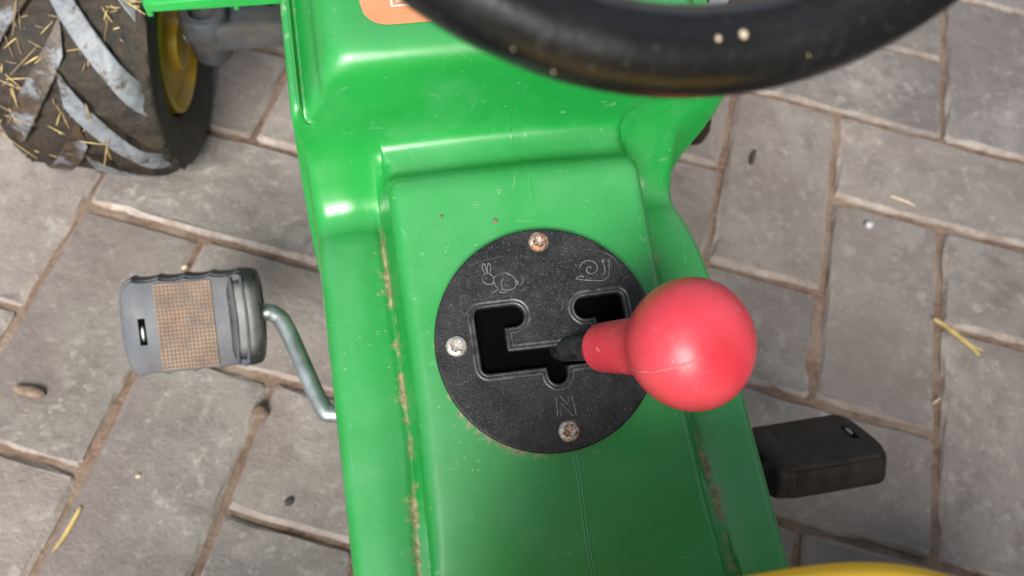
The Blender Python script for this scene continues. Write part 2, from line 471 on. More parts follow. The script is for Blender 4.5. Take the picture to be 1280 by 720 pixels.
cy_, sy_ = cos(PAVE_YAW), sin(PAVE_YAW)
def pave_to_world(u, w):
    u *= PU; w *= PU
    return Vector((PAVE_O.x + u * cy_ - w * sy_, PAVE_O.y + u * sy_ + w * cy_, 0))
far_v, far_f, far_m = [], [], []
near = []
for i in range(-46, 47):
    for j in range(-46, 47):
        d = (i + j) % 4
        # cell (i, j): columns i..i+1, rows j..j+1.  vertical pavers and horizontal ones in stair-step bond
        if d == 3: near.append((i + 1.0, j + 0.5, 0.0))       # lies along u, covers cells i and i+1
        elif d == 1: near.append((i + 0.5, j + 1.0, pi / 2))  # lies along w, covers cells j and j+1
count = 0
for (u, w, a) in near:
    p = pave_to_world(u, w)
    rz = PAVE_YAW + a
    tilt = (rng.uniform(-0.006, 0.006), rng.uniform(-0.006, 0.006), rz + rng.uniform(-0.006, 0.006))
    p += Vector((rng.uniform(-0.0008, 0.0008), rng.uniform(-0.0008, 0.0008), rng.uniform(-0.0009, 0.0009)))
    if -0.72 < p.x < 0.98 and -0.48 < p.y < 0.86:
        o = bpy.data.objects.new('paver', paver_meshes[count % 8]); o.location = p
        if rng.random() < 0.5: tilt = (tilt[0], tilt[1], tilt[2] + pi)
        o.rotation_euler = tilt
        link(o, pavement); count += 1
    elif p.length < 4.2:
        hx, hy = 0.0972, 0.0472
        mtx = Matrix.Translation(p) @ Euler(tilt).to_matrix().to_4x4()
        b = len(far_v)
        for (ix, z) in ((0.0042, 0.0), (0.0, -0.004), (0.0, -0.03)):
            for sx, sy in ((-1, -1), (1, -1), (1, 1), (-1, 1)):
                far_v.append(mtx @ Vector((sx * (hx - ix), sy * (hy - ix), z)))
        far_f.append((b, b + 1, b + 2, b + 3)); far_m.append(0)
        for lv in (0, 4):
            for k in range(4):
                far_f.append((b + lv + k, b + lv + 4 + k, b + lv + 4 + (k + 1) % 4, b + lv + (k + 1) % 4)); far_m.append(1)
fp = mesh_obj('outer_pavers', far_v, far_f, None, pavement, False, [M['paver'], M['paver_edge']], far_m)
fp['kind'] = 'stuff'

# ------------------------------------------------------------------ unseen wall block added behind the tractor to shade the right
M['render'] = plain('shade_wall_render', (0.20, 0.17, 0.14), 0.9, 0, 0.15, 12, 0.004)
M['shade_wall_trim'] = plain('shade_wall_concrete', (0.14, 0.13, 0.12), 0.9, 0, 0.2, 14, 0.004)
bm = bmesh.new()
add_box(bm, (2.20, -1.06, 1.475), (3.80, 0.90, 2.35), bevel=0.006)
hw_ = bm_obj('added_shade_wall', bm, M['render']); tag(hw_, 'brown rendered wall block added behind the tractor for shade, outside the picture', kind='structure')
bm = bmesh.new()
add_box(bm, (2.20, -1.06, 0.15), (3.83, 0.93, 0.30), bevel=0.008)
bm_obj('shade_wall_trim', bm, M['shade_wall_trim'], hw_)
bm = bmesh.new()
add_box(bm, (2.20, -1.01, 2.70), (4.10, 1.20, 0.09), bevel=0.006)
bm_obj('shade_wall_top', bm, M['shade_wall_trim'], hw_)

# ------------------------------------------------------------------ the tractor
tractor = empty('pedal_tractor')
tag(tractor, 'green ride-on pedal tractor with black steering wheel and red gear knob', 'pedal tractor')

SL = radians(16)
def zc_plane(y): return 0.29 + math.tan(SL) * y

# ---- body shell: a loft of cross-sections along two spines (ridge and shoulder)
ridge = [(-0.42, zc_plane(-0.42) + 0.03, 0.0), (-0.11, zc_plane(-0.11), 0.03), (0.0735, zc_plane(0.0735), 0.0070), (0.0855, 0.2990, 0.005), (0.1000, 0.3005, 0.007), (0.1045, 0.3535, 0.012), (0.42, 0.372, 0.0)]
should = [(-0.42, zc_plane(-0.42) + 0.027, 0.0), (-0.11, 0.2575, 0.03), (0.0600, 0.2795, 0.016), (0.0820, 0.2705, 0.018), (0.0990, 0.3005, 0.007), (0.1045, 0.3260, 0.008), (0.42, 0.342, 0.0)]
def fillet_path(keys, nseg, narc=7):
    out = []
    n = len(keys)
    ends = []
    for i in range(n):
        p = Vector((keys[i][0], keys[i][1])); r = keys[i][2]
        if i in (0, n - 1): ends.append((p, p, p)); continue
        a = Vector(keys[i - 1][:2]); b = Vector(keys[i + 1][:2])
        da = min(r, (a - p).length * 0.48); db = min(r, (b - p).length * 0.48)
        ends.append((p + (a - p).normalized() * da, p, p + (b - p).normalized() * db))
    for i in range(n):
        s, p, e = ends[i]
        if i not in (0, n - 1):
            for k in range(narc):
                t = k / (narc - 1)
                out.append(s * (1 - t) ** 2 + p * 2 * t * (1 - t) + e * t * t)
        else: out.append(p)
        if i < n - 1:
            a = e; b = ends[i + 1][0]
            for k in range(1, nseg[i]): out.append(a.lerp(b, k / nseg[i]))
    return out
nseg = [14, 60, 4, 4, 8, 40]
R_ = fillet_path(ridge, nseg); S_ = fillet_path(should, nseg)
assert len(R_) == len(S_)

def half_profile(i, right=False):
    """points (x, y, z, dirt) from the centre line out to the lower side, x >= 0"""
    yc, zc = R_[i]; ys_, zs = S_[i]
    k = min(1, max(0, (zc - 0.304) / 0.042)) if yc > 0.092 else 0.0
    k = k * k * (3 - 2 * k)       # 0 on the ramp, 1 on the dashboard
    kg = min(1, max(0, (zc - 0.336) / 0.012)) if yc > 0.092 else 0.0
    kv = min(1, max(0, (ys_ - 0.066) / 0.026))    # the groove runs out in the valley
    kr = min(1, max(0, (-0.02 - yc) / 0.09))
    if right:
        wb = math.exp(-((ys_ - 0.076) / 0.034) ** 2)
        hs_w = 0.0040 * wb * (1 - k); zs -= 0.0055 * wb * (1 - k)
    else: hs_w = 0.0
    kq = min(1, max(0, (zs - 0.2965) / 0.010)) if yc > 0.092 else 0.0
    ex = 0.0095 * k if right else 0.0
    ht = ex + 0.0565 + 0.004 * kr + (0.0790 - 0.0565) * k
    hb = ex + 0.0600 + 0.005 * kr + (0.0862 - 0.0600) * k
    hs_ = 0.0895 + (0.0925 - 0.0895) * k + (0.0135 * kq if right else 0.0) - hs_w
    rt = 0.0065 + 0.0085 * k
    zg = min(zs - 0.0018 * (1 - kv) - 0.0035 * kg, zc - 0.0055 * (1 - kv) - 0.0008)
    rt = min(rt, (zc - zg) * 0.72)
    pts = []
    for q in range(15):
        x = (ht - rt) * q / 14
        pts.append((x, yc, zc - 0.0016 * (x / ht) ** 2, 0.0))
    ze = zc - 0.0016 * ((ht - rt) / ht) ** 2
    for q in range(1, 8):
        a = pi / 2 * q / 7
        pts.append((ht - rt + rt * sin(a), yc, ze - rt * (1 - cos(a)), 0.0))
    z0 = ze - rt
    dg0 = 1 - kv
    for q in range(1, 5):
        t = q / 5
        pts.append((ht + (hb - ht) * t, yc + (ys_ - yc) * t, z0 + (zg - z0) * t, 0.12 * q * dg0))
    along = 0.64 + 0.20 * sin(yc * 95 + 1.1) + 0.14 * sin(yc * 233)
    dg = max((1 - kv) * along, 0.40 * kg)
    pts.append((hb, ys_, zg, dg)); pts.append((hb + 0.0010, ys_, zg, dg))
    pts.append((hb + 0.0022, ys_, zs - 0.0004, 0.62 * dg)); pts.append((hb + 0.0040, ys_, zs, 0.46 * dg))
    rs = 0.0075 - 0.0045 * k
    x0, x1 = hb + 0.0040, hs_ - rs
    for q in range(1, 7):
        pts.append((x0 + (x1 - x0) * q / 6, ys_, zs + 0.0012 * sin(pi * q / 6) * (1 - k), dg * max(0, 0.40 - 0.13 * q)))
    for q in range(1, 8):
        a = pi / 2 * q / 7
        pts.append((x1 + rs * sin(a), ys_, zs - rs * (1 - cos(a)), 0.0))
    zb = 0.115
    z1 = zs - rs
    # the dashboard moulding ends in a short flange; below it the hull is narrower
    fl = [(hs_, z1 - 0.006), (hs_ - 0.0003, z1 - 0.013), (hs_ - 0.003, z1 - 0.016), (0.086, z1 - 0.017), (0.077, z1 - 0.019), (0.075, z1 - 0.05), (0.075, z1 - 0.1), (0.075, zb)]
    for q in range(1, 9):
        t = q / 8
        xn, zn = hs_ + 0.0015 * sin(pi * t), z1 + (zb - z1) * t
        xf, zf = fl[q - 1]
        kf = kq if right else 0.0
        pts.append((xn + (xf - xn) * kf, ys_, zn + (zf - zn) * kf, 0.25 * t * (1 - kf)))
    return pts

rows = []; verts = []; dirtv = []
for i in range(len(R_)):
    h = half_profile(i); h2 = half_profile(i, True)
    full = [(-x, y, z, d) for (x, y, z, d) in reversed(h[1:])] + h2
    rows.append(len(full))
    for (x, y, z, d) in full:
        verts.append((x, y, z)); dirtv.append(d)
ncol = rows[0]
PN = Vector((0, -sin(SL), cos(SL))); PV = Vector((0, cos(SL), sin(SL))); PC = Vector((0.0008, 0, 0.29))
faces = []
for i in range(len(R_) - 1):
    for j in range(ncol - 1):
        q = (i * ncol + j, i * ncol + j + 1, (i + 1) * ncol + j + 1, (i + 1) * ncol + j)
        c = sum((Vector(verts[a]) for a in q), Vector()) / 4
        dd = c - PC
        if abs(dd.dot(PN)) < 0.02 and Vector((dd.x, dd.dot(PV))).length < 0.0405: continue
        faces.append(q)
# close the underside and ends
last = (len(R_) - 1) * ncol
faces.append(tuple(range(ncol))[::-1]); faces.append(tuple(last + j for j in range(ncol)))
for i in range(len(R_) - 1):
    faces.append((i * ncol, (i + 1) * ncol, (i + 1) * ncol + ncol - 1, i * ncol + ncol - 1))
# a ring of packed dust along the lower-left edge of the gate plate
for idx, v in enumerate(verts):
    dd = Vector(v) - PC
    u_, w_ = dd.x, dd.dot(PV)
    rr = math.hypot(u_, w_)
    if abs(dd.dot(PN)) < 0.01:
        ang = math.atan2(w_, u_)
        wgt = max(0, cos(ang - radians(232))) ** 1.5
        dirtv[idx] = max(dirtv[idx], wgt * 0.86 * max(0, 1 - abs(rr - 0.0472) / 0.0040))
body = mesh_obj('body', verts, faces, M['green'], tractor)
at = body.data.attributes.new('dirt', 'FLOAT', 'POINT'); at.data.foreach_set('value', dirtv)
wv = []
for (x, y, z) in verts:
    kk = 0.0
    if abs(x) > 0.0888 and 0.235 < z < 0.345: kk = 0.42 + 0.25 * sin(y * 41)
    wv.append(kk)
at = body.data.attributes.new('wear', 'FLOAT', 'POINT'); at.data.foreach_set('value', wv)
bm = bmesh.new(); bm.from_mesh(body.data); bmesh.ops.recalc_face_normals(bm, faces=bm.faces); bm.to_mesh(body.data); bm.free()
body.data.set_sharp_from_angle(angle=radians(50))
body['label'] = 'scratched green plastic body shell with raised centre ridge and dashboard step'

def ridge_z(y):
    for a, b in zip(R_[:-1], R_[1:]):
        if a.x <= y <= b.x: return a.y + (b.y - a.y) * (y - a.x) / max(1e-9, b.x - a.x)
    return zc_plane(y)
# mould seam down the middle of the ramp
for (y0, y1, x0, x1, dx, r_s) in ((0.045, 0.1040, 0.007, 0.003, 0, 0.00025), (-0.135, -0.0455, 0.0045, 0.0035, 0, 0.00035), (-0.135, -0.0455, 0.0045, 0.0035, 0.0013, 0.0003)):
    pts = []
    for k in range(30):
        t = k / 29; y = y0 + (y1 - y0) * t
        pts.append((x0 + (x1 - x0) * t + 0.0006 * sin(t * 9 + y0 * 50) + dx, y, ridge_z(y) - 0.0001))
    bm = bmesh.new(); add_tube(bm, pts, r_s, 6)
    bm_obj('mould_seam', bm, M['green'], body)

# ---- gate plate
def gl(u, v, n=0.0):
    """gate-plate coordinates in millimetres -> world"""
    return Vector((0, 0, 0.29)) + Vector((u, 0, 0)) * 0.001 + PV * v * 0.001 + PN * n * 0.001
GM = Matrix(((1, 0, 0, 0), (0, PV.y, PN.y, 0), (0, PV.z, PN.z, 0.29), (0, 0, 0, 1)))

def arc(cx, cy, r, a0, a1, n=10):
    return [(cx + r * cos(radians(a0 + (a1 - a0) * k / n)), cy + r * sin(radians(a0 + (a1 - a0) * k / n))) for k in range(n + 1)]
def slot_outline(o=0.0):
    """gate slot, anticlockwise, millimetres; o grows the outline"""
    p = []
    p += arc(-25.5, 13.0, 3.5 + o, 180, 90, 6)[::-1][::-1]
    p += arc(-12.2, 11.3, 5.2 + o, 90, -90, 14)
    p += [(-16 + 0 - (-o) * 0 + o * 0, 6.1 - o), (-16.0 + o, 6.1 - o)] if o == 0 else [(-16.0 + o, 6.1 - o)]
    p += [(-16.0 + o, -2.6 + o), (22.0 - o, -3.6 + o), (22.0 - o, 5.6 - o)]
    p += arc(18.7, 10.8, 5.2 + o, 270, 90, 14)
    p += arc(33.0, 13.0, 3.0 + o, 90, 0, 6)
    p += arc(33.0, -9.6, 3.0 + o, 0, -90, 6)
    p += [(7.4 + o, -12.7 - o)]
    p += arc(2.6, -15.2, 4.6 + o, 0, -180, 12)
    p += [(-2.2 - o, -12.3 - o)]
    p += arc(-25.5, -8.3, 3.5 + o, 270, 180, 6)
    # drop duplicates
    q = []
    for a in p:
        if not q or math.hypot(a[0] - q[-1][0], a[1] - q[-1][1]) > 0.05: q.append(a)
    return q

cu = bpy.data.curves.new('gate_plate', 'CURVE'); cu.dimensions = '2D'; cu.fill_mode = 'BOTH'
cu.extrude = 0.0013; cu.bevel_depth = 0.0007; cu.bevel_resolution = 2
def add_poly(pts):
    sp = cu.splines.new('POLY'); sp.points.add(len(pts) - 1); sp.use_cyclic_u = True
    for k, (a, b) in enumerate(pts): sp.points[k].co = (a * 0.001, b * 0.001, 0, 1)
add_poly(arc(0.8, 0, 46.3, 0, 360 * 95 / 96, 95))
add_poly(slot_outline())
tmp = bpy.data.objects.new('tmp', cu); COL.objects.link(tmp)
dg_ = bpy.context.evaluated_depsgraph_get()
me = bpy.data.meshes.new_from_object(tmp.evaluated_get(dg_)); bpy.data.objects.remove(tmp)
me.name = 'gear_gate_plate'
me.materials.clear(); me.materials.append(M['gate'])
me.transform(Matrix.Translation((0, 0, 0.0018)))
me.transform(GM)
plate = link(bpy.data.objects.new('gear_gate_plate', me), tractor)
me.polygons.foreach_set('use_smooth', [True] * len(me.polygons)); me.set_sharp_from_angle(angle=radians(35))
plate['label'] = 'round black gear gate plate with rabbit and snail marks'
PT = 3.8     # plate top, mm above the ramp

# slot walls going down into the dark
def strip(name, loops, mat, parent, closed=True):
    bm = bmesh.new(); rings = [[bm.verts.new(p) for p in L] for L in loops]
    for A, B in zip(rings[:-1], rings[1:]):
        n = len(A)
        for k in range(n if closed else n - 1):
            bm.faces.new((A[k], A[(k + 1) % n], B[(k + 1) % n], B[k]))
    return bm_obj(name, bm, mat, parent, True, 30)
so = slot_outline()
strip('slot_wall', [[gl(a, b, 1.5) for a, b in slot_outline(0.15)], [gl(a, b, -9) for a, b in slot_outline(0.15)]], M['slotwall'], plate)
# raised lip round the slot
bm = bmesh.new()
L1 = [gl(a, b, PT - 0.15) for a, b in slot_outline(1.75)]
add_tube(bm, L1, 0.00085, 8, closed=True, up=PN)
bm_obj('slot_lip', bm, M['lip'], plate)
bm = bmesh.new()
add_tube(bm, [gl(a, b, PT - 0.35) for a, b in slot_outline(0.25)], 0.0005, 8, closed=True, up=PN)
bm_obj('slot_edge', bm, M['lip'], plate)
# tray under the gate, its black standing for shade in the hollow
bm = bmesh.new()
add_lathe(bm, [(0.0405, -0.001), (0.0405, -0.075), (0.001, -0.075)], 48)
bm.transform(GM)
bm_obj('gate_shade_tray', bm, M['inside'], plate)
bm = bmesh.new()
for (u0, v0, u1, v1) in ((17, 22, 34, -6), (26, 20, 36, 2)):
    add_tube(bm, [gl(u0, v0, -6), gl(u1, v1, -9)], 0.0011, 8)
bm_obj('selector_rod', bm, M['pedal_black'], plate)

# embossed marks
def line_mark(name, strokes, mat, parent, r=0.0002, h=PT + 0.01):
    bm = bmesh.new()
    for pts, smooth, closed in strokes:
        P = [gl(a, b, h) for a, b in pts]
        if smooth: P = smooth_path(P, 5, closed)
        add_tube(bm, P, r, 6, closed=closed, up=PN)
    return bm_obj(name, bm, mat, parent)
rabbit = [
 ([(-19.2, 25.6), (-21.2, 26.0), (-22.6, 27.4), (-22.6, 28.9), (-21.3, 30.2), (-19.8, 30.4), (-18.6, 29.4), (-17.9, 27.8), (-18.6, 26.2)], True, True),
 ([(-21.2, 30.4), (-22.0, 32.6), (-21.7, 34.6), (-20.7, 34.2), (-20.4, 32.2), (-20.5, 30.6)], True, False),
 ([(-20.2, 30.6), (-19.9, 33.0), (-19.2, 34.6), (-18.5, 33.2), (-18.8, 31.2), (-19.4, 30.2)], True, False),
 ([(-17.9, 28.2), (-16.0, 29.2), (-13.4, 29.8), (-10.8, 28.7), (-9.2, 26.7), (-8.9, 24.4), (-10.4, 22.6), (-13.0, 22.3), (-15.4, 23.0)], True, False),
 ([(-18.2, 26.6), (-17.6, 24.6), (-16.8, 23.2), (-18.6, 22.3), (-19.9, 21.7)], True, False),
 ([(-14.0, 27.6), (-15.2, 25.6), (-15.0, 23.4), (-16.2, 21.8), (-13.4, 21.4)], True, False),
 ([(-9.0, 25.2), (-8.0, 25.5), (-8.1, 24.4), (-9.0, 24.2)], True, False),
 ([(-21.3, 28.5), (-20.9, 28.5)], False, False)]
line_mark('rabbit_emblem', rabbit, M['emboss'], plate)
spiral = [(24.6 + (0.5 + 0.42 * k) * 0.92 * cos(0.9 + k * 0.62) * 0.92, 26.6 + (0.5 + 0.42 * k) * 0.8 * sin(0.9 + k * 0.62)) for k in range(1, 13)]
spiral = [(23.6 + (0.35 + 0.335 * k) * cos(0.6 + k * 0.66), 27.0 + (0.35 + 0.3 * k) * sin(0.6 + k * 0.66)) for k in range(14)]
snail = [
 (spiral, True, False),
 ([(16.6, 23.6), (18.6, 24.4), (20.2, 24.0)], True, False),
 ([(16.6, 23.6), (19.8, 22.6), (24.0, 21.8), (28.4, 21.4), (31.0, 23.0), (31.8, 25.8), (32.4, 29.0)], True, False),
 ([(28.0, 23.6), (29.4, 24.2), (30.0, 26.4), (29.7, 29.2)], True, False),
 ([(29.7, 29.2), (29.2, 30.0), (30.0, 30.4), (30.3, 29.6), (29.7, 29.2)], True, False),
 ([(32.4, 29.0), (32.0, 29.9), (32.8, 30.3), (33.1, 29.4), (32.4, 29.0)], True, False)]
for k in range(6): snail.append(([(21.4 + 1.6 * k, 22.9 - 0.06 * k), (21.8 + 1.6 * k, 22.9 - 0.06 * k)], False, False))
line_mark('snail_emblem', snail, M['emboss'], plate)
o = 0.75
Npts = [(-0.6, -32.2), (0.2, -24.4), (1.9, -24.5), (5.3, -29.6), (5.0, -24.7), (6.6, -24.8), (7.2, -32.8), (5.6, -32.7), (1.5, -27.0), (1.0, -32.3)]
line_mark('neutral_letter', [(Npts, False, True)], M['emboss'], plate, 0.00018)
for st_ in ([([(-33.2, 16.5), (-32.8, 24), (-31.0, 30), (-26.5, 34.4), (-20, 36.2), (-13, 36.9)], True, False)], [([(24, 35.6), (31, 33.4), (35.5, 29), (37, 22)], True, False)]):
    line_mark('border_line', st_, M['lip'], plate, 0.00013)
# screws
def screw(u, v, mat, rot, label):
    bm = bmesh.new()
    prof = [(0.0043, -0.0006), (0.0044, 0.0003), (0.0040, 0.0010), (0.0034, 0.0013), (0.0027, 0.0016)]
    n = 24
    rings = [[bm.verts.new((r * cos(2 * pi * k / n), r * sin(2 * pi * k / n), h)) for k in range(n)] for r, h in prof]
    for A, B in zip(rings[:-1], rings[1:]):
        for k in range(n): bm.faces.new((A[k], A[(k + 1) % n], B[(k + 1) % n], B[k]))
    # cross recess: inner ring alternates depth
    inner = []
    for k in range(n):
        a = 2 * pi * k / n
        deep = abs(cos(2 * a)) > 0.78
        inner.append(bm.verts.new((0.0024 * cos(a), 0.0024 * sin(a), 0.0003 if deep else 0.0017)))
    for k in range(n): bm.faces.new((rings[-1][k], rings[-1][(k + 1) % n], inner[(k + 1) % n], inner[k]))
    in2 = []
    for k in range(n):
        a = 2 * pi * k / n
        in2.append(bm.verts.new((0.0007 * cos(a), 0.0007 * sin(a), 0.0001)))
    for k in range(n): bm.faces.new((inner[k], inner[(k + 1) % n], in2[(k + 1) % n], in2[k]))
    bm.faces.new(in2)
    bm.transform(Matrix.Rotation(rot, 4, 'Z')); bm.transform(Matrix.Translation((u * 0.001, v * 0.001, PT * 0.001))); bm.transform(GM)
    s = bm_obj('screw', bm, mat, plate, True, 45)
    s['label'] = label
    return s
screw(3.4, 41.3, M['screw_rust'], 0.3, 'rusty screw at the top of the plate')
screw(-37.4, 1.8, M['screw_clean'], 0.9, 'bright zinc screw beside the rabbit gate')
screw(3.0, -38.8, M['screw_mid'], 0.55, 'stained screw below the letter N')
screw(41.0, 1.0, M['screw_mid'], 0.1, 'screw hidden behind the red knob')

# ---- gear lever with red knob
BALL = Vector((0.0372, -0.0361, 0.3531)); NECK = Vector((0.0178, -0.0156, 0.3110))
axd = (BALL - NECK).normalized()
bm = bmesh.new()
add_tube(bm, [NECK - axd * 0.055, NECK + axd * 0.02], 0.0052, 20)
lever = bm_obj('gear_lever', bm, M['pedal_black'], tractor)
lv_len = (BALL - NECK).length
prof = []
h0 = -0.004
for k in range(9):
    a = pi / 2 * k / 8
    prof.append((0.0052 + (0.0098 - 0.0052) * sin(a) ** 0.8 if k else 0.0052, h0 + 0.0045 * (1 - cos(a))))
RB = 0.0232
for hh, r in ((0.008, 0.0103), (0.016, 0.0107), (0.023, 0.0111), (0.027, 0.0118)): prof.append((r, hh))
for k in range(28):
    a = radians(-58 + (148 - 2) * k / 27)
    r = RB * cos(a) ** 0.86; h = lv_len + RB * sin(a) * (0.98 if a < 0 else 0.76)
    if h > 0.0285: prof.append((max(r, 0.0004), h))
bm = bmesh.new()
add_lathe(bm, prof, 56)
q = axd.to_track_quat('Z', 'Y').to_matrix().to_4x4()
bm.transform(Matrix.Translation(NECK) @ q)
knob = bm_obj('knob', bm, M['red'], lever, True, 60)
knob['label'] = 'scuffed red rubber ball knob'
# mould line round the ball
bm = bmesh.new()
side = axd.cross(Vector((0, 0, 1))).normalized(); up2 = side.cross(axd)
mdir = (side * 0.85 + up2 * 0.35).normalized(); 
pts = []
for k in range(30):
    a = radians(-48 + 108 * k / 29)
    pts.append(BALL + mdir * RB * cos(a) ** 0.86 * 1.001 + axd * RB * sin(a) * (0.98 if a < 0 else 0.76) * 1.001)
add_tube(bm, pts, 0.0003, 6)
bm_obj('mould_line', bm, M['red_pale'], knob)

# ---- dashboard sticker
def dash_z(y): return ridge_z(y)
bm = bmesh.new()
x0, x1, y0, y1, rc = -0.0588, 0.0560, 0.1192, 0.2050, 0.011
pts = []
for cx, cy, a0 in ((x1 - rc, y0 + rc, -90), (x1 - rc, y1 - rc, 0), (x0 + rc, y1 - rc, 90), (x0 + rc, y0 + rc, 180)):
    for k in range(7):
        a = radians(a0 + 15 * k); pts.append((cx + rc * cos(a), cy + rc * sin(a)))
top = [bm.verts.new((x, y, dash_z(y) - 0.0016 * (x / 0.081) ** 2 + 0.0009)) for x, y in pts]
# fan rows so that the sheet follows the crown of the dashboard
bm.free(); bm = bmesh.new()
NXs, NYs = 26, 14
grid = {}
for j in range(NYs + 1):
    for i in range(NXs + 1):
        fx, fy = i / NXs, j / NYs
        x = x0 + (x1 - x0) * fx; y = y0 + (y1 - y0) * fy
        # squeeze the corners round
        for (cx, cy, sx, sy) in ((x0 + rc, y0 + rc, -1, -1), (x1 - rc, y0 + rc, 1, -1), (x0 + rc, y1 - rc, -1, 1), (x1 - rc, y1 - rc, 1, 1)):
            dx, dy = (x - cx) * sx, (y - cy) * sy
            if dx > 0 and dy > 0:
                m = max(dx, dy); L = math.hypot(dx, dy)
                x = cx + sx * dx * m / L; y = cy + sy * dy * m / L
        z = dash_z(y) - 0.0016 * (x / 0.081) ** 2 + 0.0004
        grid[i, j] = bm.verts.new((x, y, z))
for j in range(NYs):
    for i in range(NXs):
        bm.faces.new((grid[i, j], grid[i + 1, j], grid[i + 1, j + 1], grid[i, j + 1]))
sticker = bm_obj('dashboard_sticker', bm, M['sticker'], body)
sticker['label'] = 'orange dashboard sticker with white print'
def flat_print(name, quads, mat, parent, lift):
    bm = bmesh.new()
    for (ax_, ay_, bx_, by_) in quads:
        vs_ = []
        for x, y in ((ax_, ay_), (bx_, ay_), (bx_, by_), (ax_, by_)):
            vs_.append(bm.verts.new((x, y, dash_z(y) - 0.0016 * (x / 0.081) ** 2 + lift)))
        bm.faces.new(vs_)
    return bm_obj(name, bm, mat, parent, False)
w = 0.0009
q = []
for (ax_, ay_, bx_, by_) in ((-0.0465, 0.1278, -0.0385, 0.1400), (-0.0440, 0.1302, -0.0410, 0.1376)):
    q += [(ax_, ay_, bx_, ay_ + w), (ax_, by_ - w, bx_, by_), (ax_, ay_ + w, ax_ + w, by_ - w), (bx_ - w, ay_ + w, bx_, by_ - w)]
flat_print('white_symbol', q, M['white'], tractor, 0.0009).parent = body

# ---- steering wheel
WC = Vector((0, 0.0263, 0.5577)); WAL = radians(45)
WM = Matrix.Translation(WC) @ Matrix.Rotation(WAL, 4, 'X')
bm = bmesh.new()
N, n2 = 96, 24
rings = []
for i in range(N):
    a = 2 * pi * i / N
    ring = []
    for k in range(n2):
        b = 2 * pi * k / n2
        rr = 0.085 + 0.0088 * cos(b); zz = 0.0095 * sin(b)
        ring.append(bm.verts.new(WM @ Vector((rr * cos(a), rr * sin(a), zz))))
    rings.append(ring)
for i in range(N):
    A, B = rings[i], rings[(i + 1) % N]
    for k in range(n2): bm.faces.new((A[k], A[(k + 1) % n2], B[(k + 1) % n2], B[k]))
wheel = bm_obj('steering_wheel', bm, M['rim_black'], tractor)
wheel['label'] = 'glossy black steering wheel rim with pale flecks'
for a in (0, 90, 180):
    bm = bmesh.new()
    add_box(bm, (0.047, 0, -0.006), (0.072, 0.020, 0.007), bevel=0.0025)
    bm.transform(WM @ Matrix.Rotation(radians(a), 4, 'Z'))
    bm_obj('spoke', bm, M['rim_black'], wheel)
bm = bmesh.new()
add_lathe(bm, [(0.004, 0.006), (0.016, 0.005), (0.022, 0.0), (0.023, -0.014), (0.012, -0.018)], 40)
bm.transform(WM)
bm_obj('hub', bm, M['rim_black'], wheel)
bm = bmesh.new()
add_lathe(bm, [(0.011, -0.010), (0.011, -0.20), (0.017, -0.235), (0.018, -0.262)], 32)
bm.transform(WM)
bm_obj('steering_column', bm, M['rim_black'], tractor)
# dried flecks on the rim, on the side that faces the rider
def on_rim(px_ang, tube_ang, s):
    a, b = radians(px_ang), radians(tube_ang)
    rr = 0.085 + 0.0089 * cos(b)
    return WM @ Vector((rr * cos(a), rr * sin(a), 0.0096 * sin(b)))
bm = bmesh.new()
for (pa, ta, s) in ((-89.0, 111, 0.0011), (-92.5, 108, 0.0007), (-111.5, 33, 0.0003), (-117, 45, 0.00025), (-80.5, 72, 0.00025)):
    r_ = bmesh.ops.create_icosphere(bm, subdivisions=1, radius=s)
    bmesh.ops.scale(bm, verts=r_['verts'], vec=(0.75, 1.0, 0.5))
    bmesh.ops.translate(bm, verts=r_['verts'], vec=on_rim(pa, ta, s))
bm_obj('dried_fleck', bm, M['fleck'], wheel)['kind'] = 'stuff'

